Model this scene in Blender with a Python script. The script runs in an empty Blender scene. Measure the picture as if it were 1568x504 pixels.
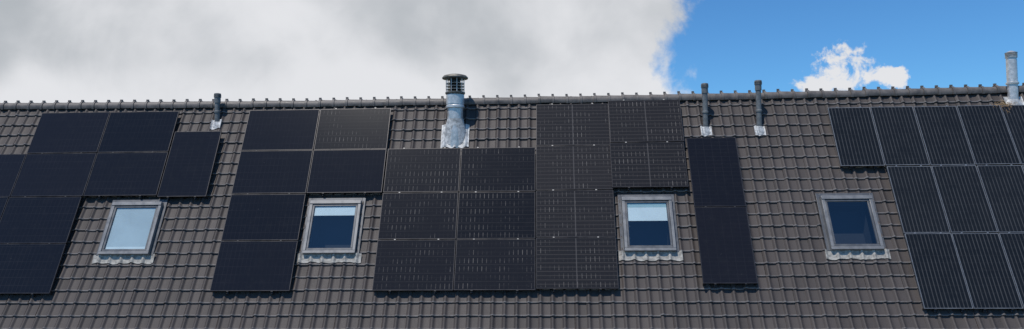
import bpy, bmesh, math, random
import numpy as np
from mathutils import Matrix, Vector
random.seed(4); rng=np.random.default_rng(4)
scene=bpy.context.scene
TH=math.radians(64.14); PS=math.radians(2.87); RHO=math.radians(-0.47); FPX=1123.8; D=14.661; P0=math.radians(3); CZ=8.0
cT,sT=math.cos(TH),math.sin(TH)
U_=Vector((1,0,0)); V_=Vector((0,cT,sT)); N_=Vector((0,-sT,cT)); O_=Vector((0,0,CZ))-D*N_
def P(u,v,n=0.0): return O_+u*U_+v*V_+n*N_
MR=Matrix(((1,0,0,O_.x),(0,cT,-sT,O_.y),(0,sT,cT,O_.z),(0,0,0,1)))
TN=-0.15   # tile pan level below the panel-face plane

# ------------------------------------------------------------ node helpers
class NT:
    def __init__(s,tree): s.t=tree; s.n=tree.nodes; s.l=tree.links
    def new(s,k,**kw):
        x=s.n.new(k)
        for a,b in kw.items(): setattr(x,a,b)
        return x
    def put(s,sock,val):
        if isinstance(val,bpy.types.NodeSocket): s.l.new(val,sock)
        elif val is not None: sock.default_value=val
    def m(s,op,a,b=None,c=None,clamp=False):
        x=s.new('ShaderNodeMath',operation=op); x.use_clamp=clamp
        s.put(x.inputs[0],a)
        if b is not None: s.put(x.inputs[1],b)
        if c is not None: s.put(x.inputs[2],c)
        return x.outputs[0]
    def ss(s,val,lo,hi,a=0.0,b=1.0):
        x=s.new('ShaderNodeMapRange',interpolation_type='SMOOTHSTEP')
        s.put(x.inputs[0],val); s.put(x.inputs[1],lo); s.put(x.inputs[2],hi); s.put(x.inputs[3],a); s.put(x.inputs[4],b)
        return x.outputs[0]
    def mix(s,f,a,b,blend='MIX'):
        x=s.new('ShaderNodeMix',data_type='RGBA',blend_type=blend)
        s.put(x.inputs[0],f)
        for i,v in ((6,a),(7,b)):
            if isinstance(v,tuple) and len(v)==3: v=v+(1,)
            s.put(x.inputs[i],v)
        return x.outputs[2]
    def noise(s,vec,scale,detail=4,rough=.55,dist=0.0):
        x=s.new('ShaderNodeTexNoise'); s.put(x.inputs['Vector'],vec)
        x.inputs['Scale'].default_value=scale; x.inputs['Detail'].default_value=detail
        x.inputs['Roughness'].default_value=rough; x.inputs['Distortion'].default_value=dist
        return x.outputs[0]
def mat(name):
    m=bpy.data.materials.new(name); m.use_nodes=True
    t=NT(m.node_tree); b=m.node_tree.nodes['Principled BSDF']
    return m,t,b
def simple(name,col,rough=.5,metal=0.0,var=.25,scale=8,bump=0.0,spec=None):
    m,t,b=mat(name)
    tc=t.new('ShaderNodeTexCoord').outputs['Object']
    n=t.noise(tc,scale,6,.6)
    f=t.ss(n,.3,.7)
    a=tuple(c*(1-var) for c in col); d=tuple(min(1,c*(1+var)) for c in col)
    t.put(b.inputs['Base Color'],t.mix(f,a,d))
    t.put(b.inputs['Roughness'],t.ss(n,.3,.7,max(.05,rough-.08),min(1,rough+.1)))
    b.inputs['Metallic'].default_value=metal
    if spec is not None: b.inputs['Specular IOR Level'].default_value=spec
    if bump:
        bp=t.new('ShaderNodeBump'); bp.inputs['Strength'].default_value=bump; bp.inputs['Distance'].default_value=.01
        t.put(bp.inputs['Height'],t.noise(tc,scale*4,5)); t.put(b.inputs['Normal'],bp.outputs[0])
    return m

# ------------------------------------------------------------ materials
def make_tile_mat():
    m,t,b=mat('roof_tile_mat')
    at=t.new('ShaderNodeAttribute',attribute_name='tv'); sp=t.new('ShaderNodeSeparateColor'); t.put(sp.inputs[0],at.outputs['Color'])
    tc=t.new('ShaderNodeTexCoord').outputs['Object']
    c=t.mix(sp.outputs[0],(.036,.030,.028),(.064,.053,.049))
    big=t.noise(tc,.7,5,.6); c=t.mix(t.ss(big,.35,.7,0,.55),c,(.066,.053,.048))
    mp=t.new('ShaderNodeMapping'); mp.inputs['Scale'].default_value=(9,1.1,9); t.put(mp.inputs[0],tc)
    st=t.noise(mp.outputs[0],1.5,5,.65); c=t.mix(t.ss(st,.52,.75,0,.5),c,(.028,.025,.023))
    fine=t.noise(tc,60,4,.7); c=t.mix(t.ss(fine,.35,.75,0,.45),c,(.090,.077,.071))
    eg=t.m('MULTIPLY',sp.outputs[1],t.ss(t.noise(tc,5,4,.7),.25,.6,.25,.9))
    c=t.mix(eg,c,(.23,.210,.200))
    li=t.noise(tc,26,3,.7); c=t.mix(t.ss(li,.74,.78,0,.5),c,(.24,.23,.19))
    t.put(b.inputs['Base Color'],c)
    t.put(b.inputs['Roughness'],t.ss(fine,.3,.7,.55,.72)); b.inputs['Specular IOR Level'].default_value=.4
    bp=t.new('ShaderNodeBump'); bp.inputs['Strength'].default_value=.35; bp.inputs['Distance'].default_value=.004
    t.put(bp.inputs['Height'],fine); t.put(b.inputs['Normal'],bp.outputs[0])
    return m
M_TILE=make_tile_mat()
M_RIDGE=simple('ridge_tile_mat',(.118,.106,.098),.55,0,.35,5,.3)
M_FRAMEB=simple('black_anodised_frame',(.035,.033,.036),.38,.3,.2,3)
M_FRAMEG=simple('grey_alu_frame',(.22,.225,.23),.4,.5,.2,3)
M_CLAMP=simple('clamp_alu',(.30,.29,.27),.5,.3,.2,3)
M_RAIL=simple('rail_black',(.02,.02,.02),.5,.3,.2,3)
M_ZINC=simple('galvanised_steel',(.60,.59,.575),.36,.45,.25,9,.15)
M_DKMET=simple('weathered_metal_cap',(.16,.155,.14),.5,.7,.4,12,.3)
M_PVC=simple('grey_vent_plastic',(.14,.148,.15),.45,0,.3,10,.1)
M_LEAD=simple('lead_flashing',(.33,.315,.285),.65,.05,.4,14,.3)
M_LEADW=simple('white_lead_flashing',(.50,.50,.49),.6,.1,.4,14,.3)
M_WFRAME=simple('window_cladding_grey',(.20,.20,.20),.4,.2,.15,5)
M_WSASH=simple('window_sash_grey',(.11,.113,.118),.4,.2,.15,5)
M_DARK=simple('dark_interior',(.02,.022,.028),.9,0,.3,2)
M_BLIND=simple('blind_white',(.78,.84,.84),.8,0,.05,2)
M_BLINDB=simple('blind_teal',(.40,.56,.58),.8,0,.08,2)
M_BLINDG=simple('blind_grey',(.52,.59,.61),.8,0,.10,1.2)
M_STRAW=simple('straw',(.30,.20,.10),.9,0,.4,20)
M_GUT=simple('zinc_gutter',(.42,.43,.43),.45,.5,.2,4)

def glass_mat():
    m,t,b=mat('window_glass')
    for n in list(t.n):
        if n.type!='OUTPUT_MATERIAL': t.n.remove(n)
    out=[n for n in t.n if n.type=='OUTPUT_MATERIAL'][0]
    tr=t.new('ShaderNodeBsdfTransparent'); tr.inputs[0].default_value=(.78,.84,.86,1)
    gl=t.new('ShaderNodeBsdfGlossy'); gl.inputs['Color'].default_value=(1,1,1,1); gl.inputs['Roughness'].default_value=.02
    mx=t.new('ShaderNodeMixShader'); mx.inputs[0].default_value=.11; t.l.new(tr.outputs[0],mx.inputs[1]); t.l.new(gl.outputs[0],mx.inputs[2])
    t.l.new(mx.outputs[0],out.inputs[0]); return m
M_GLASS=glass_mat()

def panel_mat(name,kind):
    m,t,b=mat(name)
    uv=t.new('ShaderNodeUVMap',uv_map='UVMap').outputs[0]
    sx=t.new('ShaderNodeSeparateXYZ'); t.put(sx.inputs[0],uv); L,W=sx.outputs[0],sx.outputs[1]
    geo=t.new('ShaderNodeNewGeometry').outputs['Position']
    oi=t.new('ShaderNodeObjectInfo').outputs['Random']
    def line(c,pitch,width,off=0.0):
        fr=t.m('FRACT',t.m('DIVIDE',t.m('ADD',c,off),pitch))
        d=t.m('MULTIPLY',t.m('ABSOLUTE',t.m('SUBTRACT',fr,.5)),-1.0)   # -0.5 at the line
        d=t.m('ADD',d,.5)                                              # 0 at the line
        return t.m('SUBTRACT',1.0,t.ss(d,width/pitch*.5,width/pitch*1.1))
    big=t.noise(geo,.9,3,.6)
    if kind=='black':
        base=t.mix(oi,(.0085,.0085,.0108),(.013,.012,.0145))
        g1=line(W,.182,.005); g2=line(L,.0957,.004)
        c=t.mix(t.m('MULTIPLY',t.m('MAXIMUM',g1,g2),t.ss(big,.3,.7,.1,.5)),base,(.035,.033,.036))
        rough=.12
    elif kind in('grid','gridl'):
        li=kind=='gridl'
        base=t.mix(oi,(.020,.0178,.0168),(.032,.0275,.025)) if li else t.mix(oi,(.010,.0092,.0098),(.016,.0142,.0145))
        g1=line(W,.189,.007); g2=line(L,.0957,.008)
        row=t.m('FRACT',t.m('DIVIDE',W,.189)); glint_dash=t.m('MULTIPLY',t.ss(row,.12,.2),t.ss(row,.72,.8,1,0))
        nz=t.noise(geo,1.6,4,.75)
        rowid=t.m('FLOOR',t.m('DIVIDE',W,.189)); 
        wn=t.new('ShaderNodeTexWhiteNoise',noise_dimensions='3D'); cb=t.new('ShaderNodeCombineXYZ')
        t.put(cb.inputs[0],t.m('FLOOR',t.m('DIVIDE',L,.0957))); t.put(cb.inputs[1],rowid); t.put(cb.inputs[2],oi); t.put(wn.inputs[0],cb.outputs[0])
        d=t.m('MULTIPLY',t.m('MULTIPLY',g2,glint_dash),t.m('MULTIPLY',t.ss(nz,.42,.62,.03,1.0),t.ss(wn.outputs[0],.1,.9,.2,1.0)))
        g3=line(W,.0945,.010)
        c=t.mix(t.m('MULTIPLY',g3,.85 if li else .4),base,(.054,.047,.042) if li else (.026,.023,.022))
        c=t.mix(t.m('MULTIPLY',g1,t.ss(nz,.3,.6,.2,.7)),c,(.060,.052,.047) if li else (.038,.034,.032))
        c=t.mix(d,c,(.18,.162,.145) if li else (.15,.135,.12))  # glints along the cell gaps, painted into the colour and varied by noise
        if li:
            mid=t.m('SUBTRACT',1.0,t.ss(t.m('ABSOLUTE',t.m('SUBTRACT',L,.851)),.006,.016))
            c=t.mix(t.m('MULTIPLY',mid,.6),c,(.11,.10,.095))
        rough=.16
    else:
        base=t.mix(oi,(.009,.0098,.0105),(.013,.0138,.0145))
        g1=line(W,.0785,.012); g2=line(L,.162,.005)
        nz=t.noise(geo,3,4,.7)
        c=t.mix(t.m('MULTIPLY',g1,t.ss(nz,.3,.6,.35,.9)),base,(.062,.062,.062))
        c=t.mix(t.m('MULTIPLY',g2,.3),c,(.04,.04,.04))
        rough=.13
    dust=t.noise(geo,5,5,.7)
    c=t.mix(t.ss(dust,.45,.85,0,.12),c,(.05,.046,.042))
    sp=t.noise(geo,34,2,.5); c=t.mix(t.ss(sp,.78,.80,0,.45),c,(.22,.21,.20))
    t.put(b.inputs['Base Color'],c); b.inputs['Roughness'].default_value=rough
    b.inputs['Specular IOR Level'].default_value=.27
    return m
M_PB=panel_mat('panel_cells_black','black'); M_PG=panel_mat('panel_cells_grid','grid'); M_PGL=panel_mat('panel_cells_grid_light','gridl'); M_PS=panel_mat('panel_cells_striped','striped')

# ------------------------------------------------------------ mesh helpers
def box(bm,x0,x1,y0,y1,z0,z1,mi=0):
    vs=[bm.verts.new(p) for p in ((x0,y0,z0),(x1,y0,z0),(x1,y1,z0),(x0,y1,z0),(x0,y0,z1),(x1,y0,z1),(x1,y1,z1),(x0,y1,z1))]
    for f in ((0,3,2,1),(4,5,6,7),(0,1,5,4),(1,2,6,5),(2,3,7,6),(3,0,4,7)):
        fc=bm.faces.new([vs[i] for i in f]); fc.material_index=mi
def quad(bm,pts,mi=0):
    f=bm.faces.new([bm.verts.new(p) for p in pts]); f.material_index=mi; return f
def lathe(bm,prof,seg=32,mi=0,cx=0,cy=0):
    rings=[]
    for r,z in prof:
        rings.append([bm.verts.new((cx+r*math.cos(2*math.pi*i/seg),cy+r*math.sin(2*math.pi*i/seg),z)) for i in range(seg)])
    for a,b in zip(rings,rings[1:]):
        for i in range(seg):
            f=bm.faces.new((a[i],a[(i+1)%seg],b[(i+1)%seg],b[i])); f.material_index=mi; f.smooth=True
    for r,rev in ((rings[0],True),(rings[-1],False)):
        f=bm.faces.new(list(reversed(r)) if rev else r); f.material_index=mi
def mkobj(bm,name,mats,mw=None,parent=None,bevel=0,sharp=35):
    me=bpy.data.meshes.new(name); bm.to_mesh(me); bm.free()
    for x in mats: me.materials.append(x)
    try: me.set_sharp_from_angle(angle=math.radians(sharp))
    except Exception: pass
    ob=bpy.data.objects.new(name,me); scene.collection.objects.link(ob)
    if parent: ob.parent=parent
    if mw is not None: ob.matrix_world=mw
    if bevel:
        md=ob.modifiers.new('bevel','BEVEL'); md.width=bevel; md.segments=2; md.limit_method='ANGLE'
    return ob

# ------------------------------------------------------------ tiles
TW=.25; TG=.284
U0,U1=-19.0,17.0; V0=4.285
SK=[(-9.97,-8.82,5.94,7.21),(-5.38,-4.22,5.94,7.21),(1.60,2.69,5.96,7.23),(5.92,7.00,5.97,7.22)]
def prof(s):
    s=s%1.0
    if s<.42: return .040*math.sin(math.pi*s/.42)**1.3
    return -.004*math.sin(math.pi*(s-.42)/.58)
def tile_h(u): return TN+prof((u-U0)/TW)
house=bpy.data.objects.new('terraced_house',None); scene.collection.objects.link(house)
def build_tiles():
    S=[0,.05,.11,.17,.21,.25,.31,.37,.42,.55,.78,1.0]
    ns=len(S); pr=np.array([prof(s) if s<1 else 0 for s in S])
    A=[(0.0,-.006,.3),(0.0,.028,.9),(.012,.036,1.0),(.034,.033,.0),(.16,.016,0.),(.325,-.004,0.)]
    na=len(A); verts=[];faces=[];cols=[]
    nc=int(round((U1-U0)/TW)); nr=20
    k=0
    base=[]
    for a in range(na-1):
        for s in range(ns-1):
            i=a*ns+s; base.append((i,i+1,i+ns+1,i+ns))
    for r in range(nr):
        v0=V0+r*TG
        for c in range(nc):
            u0=U0+c*TW; uc=u0+TW/2; vc=v0+TG/2
            jn=rng.normal(0,.0026); jv=rng.normal(0,.0045); tilt=rng.normal(0,.004); rnd=rng.random()
            ju=rng.normal(0,.0025)
            for (dv,dn,e) in A:
                for s,h in zip(S,pr):
                    verts.append((u0+s*TW+ju,v0+dv+jv,TN+h+dn+jn+tilt*(s-.5)))
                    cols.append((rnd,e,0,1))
            skip=any(x0+.05<uc<x1-.05 and y0+.0<vc<y1-.0 for x0,x1,y0,y1 in SK)
            if not skip: faces+= [tuple(i+k for i in f) for f in base]
            k+=na*ns
    me=bpy.data.meshes.new('roof_tiles'); me.from_pydata(verts,[],faces)
    at=me.attributes.new('tv','FLOAT_COLOR','POINT'); at.data.foreach_set('color',np.array(cols,dtype=np.float32).ravel())
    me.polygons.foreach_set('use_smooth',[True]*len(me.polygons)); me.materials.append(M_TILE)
    me.set_sharp_from_angle(angle=math.radians(40)); me.update()
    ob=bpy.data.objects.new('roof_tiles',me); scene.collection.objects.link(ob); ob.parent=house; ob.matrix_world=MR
build_tiles()
# ridge
def build_ridge():
    bm=bmesh.new(); L=.335; n=int((U1-U0)/L)+1; seg=12
    for i in range(n):
        x=U0+i*L; dv=.0006*(x+3)**2; c=P(0,9.90+dv,TN)
        cy=c.y+random.gauss(0,.003); cz=c.z+random.gauss(0,.004)-.02
        stations=[(0,.148),(.055,.148),(.056,.128),(L+.02,.120)]
        rings=[]
        for dx,r in stations:
            rings.append([bm.verts.new((x+dx,cy+r*math.cos(a)*.95,cz+r*math.sin(a))) for a in [math.pi*(-.12+1.24*j/seg) for j in range(seg+1)]])
        for a,b in zip(rings,rings[1:]):
            for j in range(seg):
                f=bm.faces.new((a[j],b[j],b[j+1],a[j+1])); f.smooth=True
        f=bm.faces.new(rings[0])
        box(bm,x-.012,x+.045,cy-.02,cy+.02,cz+.14,cz+.185)
    bmesh.ops.recalc_face_normals(bm,faces=bm.faces)
    mkobj(bm,'ridge_tiles',[M_RIDGE],parent=house)
build_ridge()
# shell of the house
def build_shell():
    M_BRICK,t,b=mat('brick_wall_mat')
    tc=t.new('ShaderNodeTexCoord').outputs['Object']
    mp=t.new('ShaderNodeMapping'); mp.inputs['Rotation'].default_value=(math.pi/2,0,0); t.put(mp.inputs[0],tc)
    br=t.new('ShaderNodeTexBrick'); t.put(br.inputs['Vector'],mp.outputs[0]); br.inputs['Scale'].default_value=1
    br.inputs['Brick Width'].default_value=.22; br.inputs['Row Height'].default_value=.065; br.inputs['Mortar Size'].default_value=.006
    br.inputs['Color1'].default_value=(.25,.12,.08,1); br.inputs['Color2'].default_value=(.32,.17,.11,1); br.inputs['Mortar'].default_value=(.35,.33,.3,1)
    t.put(b.inputs['Base Color'],br.outputs[0]); b.inputs['Roughness'].default_value=.85
    e=P(0,V0,TN); rd=P(0,10.0,TN-.03); yb=2*rd.y-e.y
    bm=bmesh.new()
    yf=e.y+.30; yk=yb-.30; ze=e.z-.05
    # walls
    quad(bm,[(U0,yf,0),(U1,yf,0),(U1,yf,ze+.4),(U0,yf,ze+.4)]); quad(bm,[(U1,yk,0),(U0,yk,0),(U0,yk,ze+.4),(U1,yk,ze+.4)])
    for x in (U0+.02,U1-.02):
        quad(bm,[(x,yf,0),(x,yk,0),(x,yk,ze+.4),(x,rd.y,rd.z-.1),(x,yf,ze+.4)])
    mkobj(bm,'walls',[M_BRICK],parent=house)
    bm=bmesh.new()
    quad(bm,[(U0,rd.y,rd.z),(U1,rd.y,rd.z),(U1,yb,e.z),(U0,yb,e.z)])
    mkobj(bm,'rear_roof_slope',[M_TILE],parent=house)
    # gutter: half round trough with rolled rim
    bm=bmesh.new(); g=P(0,V0,TN); cy,cz,r=g.y-.035,g.z+.012,.075
    prof_=[(cy+r*math.cos(a),cz+r*math.sin(a)) for a in [math.pi*(1+j/10) for j in range(11)]]
    ins=[(y*.0+cy+(y-cy)*.93,cz+(z-cz)*.93) for y,z in reversed(prof_)]
    rim=[(cy-r-.012+.013*math.cos(a),cz+.006+.013*math.sin(a)) for a in [2*math.pi*j/8 for j in range(8)]]
    for pr_ in (prof_+ins,rim):
        a=[bm.verts.new((U0,y,z)) for y,z in pr_]; b_=[bm.verts.new((U1,y,z)) for y,z in pr_]
        for i in range(len(pr_)):
            j=(i+1)%len(pr_); bm.faces.new((a[i],a[j],b_[j],b_[i])).smooth=True
    bmesh.ops.recalc_face_normals(bm,faces=bm.faces)
    mkobj(bm,'gutter',[M_GUT],parent=house)
    bm=bmesh.new()
    for i in range(6):
        cx=U0+3+i*6
        for z0,z1 in ((.9,2.3),(3.4,4.8)):
            for dx in (-1.2,1.2):
                x0,x1=cx+dx-.7,cx+dx+.7
                box(bm,x0,x1,yf-.03,yf+.02,z0,z0+.07,0);box(bm,x0,x1,yf-.03,yf+.02,z1-.07,z1,0)
                box(bm,x0,x0+.07,yf-.03,yf+.02,z0+.07,z1-.07,0);box(bm,x1-.07,x1,yf-.03,yf+.02,z0+.07,z1-.07,0)
                quad(bm,[(x0+.07,yf-.012,z0+.07),(x1-.07,yf-.012,z0+.07),(x1-.07,yf-.012,z1-.07),(x0+.07,yf-.012,z1-.07)],1)
    mkobj(bm,'facade_windows',[M_BLIND,M_DARK],parent=house)
build_shell()

# ------------------------------------------------------------ ground
gm=simple('ground_mat',(.08,.085,.05),.9,0,.4,.3)
bm=bmesh.new(); quad(bm,[(-1500,-1500,0),(1500,-1500,0),(1500,1500,0),(-1500,1500,0)]); mkobj(bm,'ground',[gm])
am=simple('asphalt_mat',(.05,.05,.05),.85,0,.2,3); pm=simple('paving_mat',(.26,.24,.22),.85,0,.2,2)
bm=bmesh.new(); quad(bm,[(-200,3,.004),(200,3,.004),(200,9,.004),(-200,9,.004)]); mkobj(bm,'road',[am])
bm=bmesh.new(); box(bm,-200,200,9,12.0,-.1,.12); mkobj(bm,'pavement',[pm])

# ------------------------------------------------------------ solar panels
def panel(uL,vB,w,h,kind,bottom=False,clamps=True,n0=0.0):
    """w,h cell pitch in roof plane; the panel itself is 20 mm smaller"""
    g=.010; bm=bmesh.new(); W,H=w-2*g,h-2*g; fr=.012; T=.035
    box(bm,0,W,0,fr,-T,0,0); box(bm,0,W,H-fr,H,-T,0,0); box(bm,0,fr,fr,H-fr,-T,0,0); box(bm,W-fr,W,fr,H-fr,-T,0,0)
    q=quad(bm,[(fr,fr,-.004),(W-fr,fr,-.004),(W-fr,H-fr,-.004),(fr,H-fr,-.004)],1)
    quad(bm,[(fr,H-fr,-.012),(W-fr,H-fr,-.012),(W-fr,fr,-.012),(fr,fr,-.012)],2)
    uvl=bm.loops.layers.uv.new('UVMap')
    for lp in q.loops:
        c=lp.vert.co; lp[uvl].uv=(c.x,c.y) if W>H else (c.y,c.x)
    lo=-.055 if bottom else 0.02
    xs=(W*.22,W*.78)
    for x in xs:
        box(bm,x-.02,x+.02,lo,H-.02,-T-.045,-T-.001,2)
        for y in ((.08,H*.5) if H<1.3 else (.08,H*.5,H-.15)):
            box(bm,x-.015,x+.015,y-.03,y+.03,TN-n0+.02,-T-.046,2)
        if bottom: box(bm,x-.022,x+.022,-.022,-.003,-T,.003,2)
    if bottom:
        k=int(W/.28)
        for i in range(k+1):
            x=.03+i*(W-.06)/k; box(bm,x-.018,x+.018,-.0,.03,TN-n0+.03,-T-.002,2)
    if clamps:
        for x in xs: box(bm,x-.018,x+.018,H-.001,H+2*g+.001,-.01,.003,3)
    fm=M_FRAMEG if kind=='striped' else M_FRAMEB
    pmat={'black':M_PB,'grid':M_PG,'gridl':M_PGL,'striped':M_PS}[kind]
    mw=MR@Matrix.Translation((uL+g+random.gauss(0,.002),vB+g+random.gauss(0,.002),n0+random.gauss(0,.002)))@Matrix.Rotation(random.gauss(0,.0012),4,'X')@Matrix.Rotation(random.gauss(0,.0012),4,'Y')@Matrix.Rotation(random.gauss(0,.0007),4,'Z')
    return mkobj(bm,'solar_panel',[fm,pmat,M_RAIL,M_CLAMP if kind[:4]=='grid' else (M_FRAMEG if kind=='striped' else M_RAIL)],mw)
LW=1.742
vA=[9.68,8.525,7.37,6.20,5.03]
for c in range(2): panel(-12.48+c*LW,vA[1],LW,vA[0]-vA[1],'black')
for c in range(4): panel(-15.96+c*LW,vA[2],LW,vA[1]-vA[2],'black',bottom=(c==3))
for r in (2,3):
    for c in range(3): panel(-15.98+c*LW,vA[r+1],LW,vA[r]-vA[r+1],'black',bottom=(r==3))
panel(-8.97,7.33,1.16,1.76,'black',bottom=True,n0=.012)
vB=[9.68,8.53,7.39,6.24,5.08]
for r in range(4):
    for c in range(2 if r<2 else 1): panel(-7.25+c*LW,vB[r+1],LW,vB[r]-vB[r+1],'grid' if (c==1 and r==0) else 'black',bottom=(r==3 or (r==1 and c==1)))
vC=[9.70,8.55,7.40,6.255,5.09]
for r in range(1,4):
    for c in range(2): panel(-3.755+c*1.728,vC[r+1]-.01,1.728,vC[r]-vC[r+1],'grid',bottom=(r==3))
for r in range(4): panel(-.295,vC[r+1]+.02,1.728,vC[r]-vC[r+1],'gridl',bottom=(r==3))
for r in range(2): panel(1.415 if r==0 else 1.40,8.62-r*1.165,1.70,1.16,'gridl',bottom=(r==1),n0=.025)
for r in range(2): panel(3.15,6.975-r*1.765,1.135,1.76,'black',bottom=(r==1),n0=.01)
for c in range(7): panel(6.49+c*.972,7.95,.972,1.56,'striped',bottom=(c==0))
for r in range(2):
    for c in range(6): panel(7.475+c*.968,6.325-r*1.655,.968,1.615 if r==0 else 1.65,'striped',bottom=(r==1))

# ------------------------------------------------------------ skylights
def skylight(r,blind):
    x0,x1,y0,y1=r; cx,cy=(x0+x1)/2,(y0+y1)/2; w,h=(x1-x0)/2,(y1-y0)/2
    par=bpy.data.objects.new('skylight',None); scene.collection.objects.link(par); par.matrix_world=MR@Matrix.Translation((cx,cy,0))
    mw=par.matrix_world.copy()
    bm=bmesh.new(); a=.065
    z0=TN-.10; z1=.0
    box(bm,-w,w,h-.085,h,z0,z1+.014,0); box(bm,-w,w,-h,-h+a,z0,z1,0); box(bm,-w,-w+a,-h+a,h-.085,z0,z1,0); box(bm,w-a,w,-h+a,h-.085,z0,z1,0)
    b=a+.003;s=.045; zt=-.014
    box(bm,-w+b,w-b,h-.088-s,h-.088,z0,zt,1); box(bm,-w+b,w-b,-h+b,-h+b+s+.01,z0,zt,1); box(bm,-w+b,-w+b+s,-h+b+s+.01,h-.088-s,z0,zt,1); box(bm,w-b-s,w-b,-h+b+s+.01,h-.088-s,z0,zt,1)
    mkobj(bm,'frame',[M_WFRAME,M_WSASH],mw,par,bevel=.006)
    gx=w-b-s; gt=h-.088-s; gb=-h+b+s+.01
    bm=bmesh.new(); quad(bm,[(-gx,gb,-.03),(gx,gb,-.03),(gx,gt,-.03),(-gx,gt,-.03)]); mkobj(bm,'glass_pane',[M_GLASS],mw,par)
    # light shaft behind the glass
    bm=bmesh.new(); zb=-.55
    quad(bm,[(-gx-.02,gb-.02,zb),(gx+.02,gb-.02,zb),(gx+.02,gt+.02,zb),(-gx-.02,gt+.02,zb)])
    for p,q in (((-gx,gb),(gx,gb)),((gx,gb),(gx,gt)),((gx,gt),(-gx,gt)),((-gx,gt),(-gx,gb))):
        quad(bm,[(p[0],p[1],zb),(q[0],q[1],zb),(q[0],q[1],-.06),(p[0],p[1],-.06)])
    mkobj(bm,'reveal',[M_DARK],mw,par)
    bm=bmesh.new(); H=gt-gb
    for f0,f1,mi in blind:
        box(bm,-gx+.01,gx-.01,gt-H*f1,gt-H*f0-.002,-.050,-.046,mi)
    if blind: mkobj(bm,'blind',[M_BLIND,M_BLINDB,M_BLINDG],mw,par)
    # side and top flashings
    bm=bmesh.new(); e=.075
    zf=TN+.066
    box(bm,-w-e,-w-.002,-h,h+.10,TN,zf,0); box(bm,w+.002,w+e,-h,h+.10,TN,zf,0); box(bm,-w,w,h+.002,h+.10,TN,zf,0)
    mkobj(bm,'side_flashing',[M_WSASH],mw,par,bevel=.004)
    # pleated lead apron that follows the tiles
    bm=bmesh.new(); N=110; rows=[]; ex=.13
    for j,(dy,dn) in enumerate([(.02,.062),(-.03,.055),(-.10,.052),(-.185,.050),(-.186,.030)]):
        rr=[]
        for i in range(N+1):
            x=-w-ex+(2*w+2*ex)*i/N
            yy=-h+dy-(.012*math.sin(x*9+cx)+.008*math.sin(x*23) if j>=3 else 0)
            rr.append(bm.verts.new((x,yy,tile_h(cx+x)+dn)))
        rows.append(rr)
    for p,q in zip(rows,rows[1:]):
        for i in range(N): bm.faces.new((q[i],q[i+1],p[i+1],p[i])).smooth=True
    mkobj(bm,'lead_apron',[M_LEAD],mw,par)
skylight(SK[0],[(0,.93,2),(.93,1.0,0)])
skylight(SK[1],[(0.0,.22,0)])
skylight(SK[2],[(0.0,.10,1),(.10,.42,0)])
skylight(SK[3],[])

# ------------------------------------------------------------ chimney and vents
def flashing(bm,u,v,rw,up,dn,pipe_r,cone_h,mi,wave=True):
    """lead slate on the tiles plus a cone up to the vertical pipe; coords relative to P(u,v,TN) in world axes"""
    o=P(u,v,TN); N=24
    rows=[]
    for j in range(9):
        y=-dn+(up+dn)*j/8; rr=[]
        for i in range(N+1):
            x=-rw+2*rw*i/N
            yy=y+(.02*math.sin(x*25+j) if j==0 else 0)
            rr.append(bm.verts.new(P(u+x,v+yy,tile_h(u+x)+.046)-o))
        rows.append(rr)
    for p,q in zip(rows,rows[1:]):
        for i in range(N):
            f=bm.faces.new((p[i],p[i+1],q[i+1],q[i])); f.material_index=mi; f.smooth=True
    seg=28; lo=[];hi=[]
    for i in range(seg):
        a=2*math.pi*i/seg; ca,sa=math.cos(a),math.sin(a)
        rx=min(rw*.85,pipe_r*1.75); ry=dn*.85 if sa<0 else up*.8
        lo.append(bm.verts.new(P(u+rx*ca,v+ry*sa,TN+.05)-o))
        hi.append(bm.verts.new((pipe_r*1.04*ca,pipe_r*1.04*sa,cone_h)))
    for i in range(seg):
        f=bm.faces.new((lo[i],lo[(i+1)%seg],hi[(i+1)%seg],hi[i])); f.material_index=mi; f.smooth=True
# flue
bm=bmesh.new(); s=.185; up=.13
lathe(bm,[(s,-.5),(s,.56+up)],40,0)
lathe(bm,[(s+.012,.545+up),(s+.035,.555+up),(s+.035,.60+up),(s+.022,.615+up),(s+.022,.64+up)],40,0)
lathe(bm,[(s+.030,.64+up),(s+.030,.86+up),(s+.010,.885+up)],40,0)
lathe(bm,[(s+.045,.885+up),(s+.05,.895+up),(s+.05,.925+up),(s+.03,.935+up)],40,1)
lathe(bm,[(.13,.93+up),(.13,1.24+up)],32,2)
for zz in (1.0,1.07,1.14): lathe(bm,[(.15,zz+up),(.222,zz-.012+up),(.224,zz-.004+up),(.15,zz+.012+up)],40,0)
for i in range(10):
    a=2*math.pi*i/10; x,y=.215*math.cos(a),.215*math.sin(a)
    lathe(bm,[(.008,.93+up),(.008,1.26+up)],6,0,x,y)
lathe(bm,[(.20,1.235+up),(.305,1.25+up),(.31,1.275+up),(.27,1.32+up),(.16,1.35+up),(.03,1.36+up)],40,1)
flashing(bm,-2.2,8.93,.33,.30,.32,s,.42,3)
o=P(-2.2,8.93,TN)
mkobj(bm,'chimney_flue',[M_ZINC,M_DKMET,M_RAIL,M_LEADW],Matrix.Translation(o),sharp=30)
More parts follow.
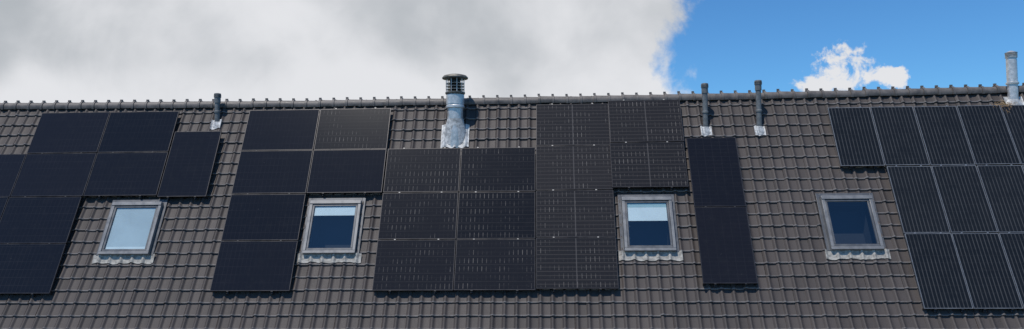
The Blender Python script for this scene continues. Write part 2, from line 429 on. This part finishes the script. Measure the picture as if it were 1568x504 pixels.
def vent(u,v,r,h,kind):
    bm=bmesh.new(); k=0 if kind=='pvc' else 1
    lathe(bm,[(r,-.3),(r,h-.22)],24,k)
    lathe(bm,[(r*1.2,h*.38),(r*1.22,h*.38+.04),(r*1.05,h*.38+.05)],24,k)
    if kind=='pvc':
        lathe(bm,[(r*1.2,h-.24),(r*1.22,h-.10)],24,0)
        for i in range(4): lathe(bm,[(r*1.2,h-.10+i*.018),(r*1.4,h-.105+i*.018),(r*1.4,h-.097+i*.018),(r*1.15,h-.088+i*.018)],24,0)
        lathe(bm,[(r*1.35,h-.035),(r*1.25,h-.01),(r*.6,h)],24,0)
    else:
        lathe(bm,[(r*.98,h-.22),(r*.98,h-.14)],24,1); 
        for i in range(4): lathe(bm,[(r*.9,h-.16+i*.03),(r*1.15,h-.165+i*.03),(r*1.15,h-.155+i*.03),(r*.9,h-.145+i*.03)],24,1)
        lathe(bm,[(r*1.2,h-.05),(r*.2,h)],24,1)
    flashing(bm,u,v,r*2.0,r*1.8,r*2.2,r,h*.10,2)
    mkobj(bm,'vent_pipe',[M_PVC,M_ZINC,M_LEADW],Matrix.Translation(P(u,v,TN)),sharp=30)
vent(-8.05,9.35,.062,.78,'pvc'); vent(3.66,8.98,.062,1.14,'pvc'); vent(4.89,8.97,.062,1.20,'pvc'); vent(10.79,9.60,.11,1.27,'zinc')
# straw nest under the panel beside the right-hand pipe
bm=bmesh.new()
for i in range(220):
    p=Vector((random.gauss(10.50,.11),random.gauss(9.52,.05),random.gauss(-.03,.03)))
    d=Vector((random.gauss(0,1),random.gauss(-.4,.7),random.gauss(.1,.4))).normalized()*random.uniform(.05,.14); w=Vector((.004,.004,.002))
    f=[bm.verts.new(p-w),bm.verts.new(p+w),bm.verts.new(p+d)]; bm.faces.new(f)
mkobj(bm,'bird_nest',[M_STRAW],MR)

# ------------------------------------------------------------ world / sun
SEL=math.radians(66); SAZ=math.radians(-38)   # azimuth of the sun measured from -Y towards +X
sd=Vector((math.sin(SAZ)*math.cos(SEL),-math.cos(SAZ)*math.cos(SEL),math.sin(SEL)))
w=bpy.data.worlds.new('World'); scene.world=w; w.use_nodes=True; t=NT(w.node_tree)
bg=w.node_tree.nodes['Background']
sky=t.new('ShaderNodeTexSky',sky_type='NISHITA'); sky.sun_disc=False; sky.sun_elevation=SEL
sky.sun_rotation=math.atan2(sd.x,sd.y); sky.altitude=200; sky.air_density=1.0; sky.dust_density=.2; sky.ozone_density=3.0
tc=t.new('ShaderNodeTexCoord').outputs['Generated']
sp=t.new('ShaderNodeSeparateXYZ'); t.put(sp.inputs[0],tc)
dy=t.m('MAXIMUM',sp.outputs[1],.15); X=t.m('DIVIDE',sp.outputs[0],dy); Z=t.m('DIVIDE',sp.outputs[2],dy)
cb=t.new('ShaderNodeCombineXYZ'); t.put(cb.inputs[0],X); t.put(cb.inputs[1],Z); q=cb.outputs[0]
n1=t.noise(q,6,8,.6,.3); n2=t.noise(q,18,8,.62,.2); n3=t.noise(q,3.2,5,.5,.2); n4=t.noise(q,38,8,.65,.3); n5=t.noise(q,5,3,.45,.2)
nn=t.m('ADD',t.m('MULTIPLY',t.m('SUBTRACT',n1,.5),.22),t.m('MULTIPLY',t.m('SUBTRACT',n2,.5),.09))
edge=t.m('ADD',t.m('MULTIPLY',t.m('SUBTRACT',Z,.15),.35),.182)
den=t.ss(t.m('ADD',t.m('SUBTRACT',edge,X),nn),-.008,.035)
def puff(cx,cz,rx,rz,k=.75):
    a=t.m('POWER',t.m('DIVIDE',t.m('SUBTRACT',X,cx),rx),2.0); b=t.m('POWER',t.m('DIVIDE',t.m('SUBTRACT',Z,cz),rz),2.0)
    d=t.m('SUBTRACT',1.0,t.m('ADD',a,b))
    return t.ss(t.m('ADD',d,t.m('ADD',t.m('MULTIPLY',t.m('SUBTRACT',n2,.5),3.0),t.m('MULTIPLY',t.m('SUBTRACT',n4,.5),3.2))),.1,k)
p1=puff(.398,.176,.050,.040,.8); p2=puff(.458,.160,.028,.019,.7); p3=puff(.36,.156,.045,.014,.9)
small=t.m('MAXIMUM',t.m('MAXIMUM',p1,p2),p3); den=t.m('MAXIMUM',den,small)
front=t.ss(sp.outputs[1],.15,.35); den=t.m('MULTIPLY',den,front)
sh=t.m('ADD',t.m('MULTIPLY',n3,.5),t.m('ADD',t.m('MULTIPLY',n5,.3),t.m('MULTIPLY',n1,.2)))
# brighter toward the lower rim of the cloud, greyer in its body
lowb=t.ss(Z,.14,.22,.09,0.0); rim=t.ss(X,.05,.17,0,.05); lft=t.ss(X,-.75,-.35,-.02,0)
shf=t.ss(t.m('ADD',t.m('ADD',t.m('ADD',sh,lowb),rim),lft),.38,.62)
shf=t.m('MAXIMUM',shf,t.m('MULTIPLY',small,.85))
ccol=t.mix(shf,(4.5,4.8,5.15),(7.7,7.8,8.1))
tint=t.mix(1.0,sky.outputs[0],(.50,.95,1.30),'MULTIPLY')
col=t.mix(den,tint,ccol)
t.put(bg.inputs[0],col); bg.inputs[1].default_value=.10
sl=bpy.data.lights.new('sun','SUN'); sl.energy=3.7; sl.angle=math.radians(.6); sl.color=(1,.94,.86)
so=bpy.data.objects.new('sun',sl); scene.collection.objects.link(so); so.rotation_euler=(-sd).to_track_quat('-Z','Y').to_euler(); so.location=(0,-10,40)

# ------------------------------------------------------------ camera
F=Vector((-math.sin(PS)*math.cos(P0),math.cos(PS)*math.cos(P0),math.sin(P0))); R=Vector((math.cos(PS),math.sin(PS),0)); Uu=R.cross(F)
c,s_=math.cos(RHO),math.sin(RHO); R2=c*R+s_*Uu; U2=-s_*R+c*Uu
cam=bpy.data.cameras.new('camera'); co=bpy.data.objects.new('camera',cam); scene.collection.objects.link(co)
m3=Matrix((R2,U2,-F)).transposed().to_4x4(); m3.translation=Vector((0,0,CZ)); co.matrix_world=m3
cam.sensor_width=36; cam.lens=FPX/1568*36; cam.clip_end=5000
scene.camera=co
scene.view_settings.view_transform='Standard'; scene.view_settings.look='None'; scene.view_settings.exposure=0
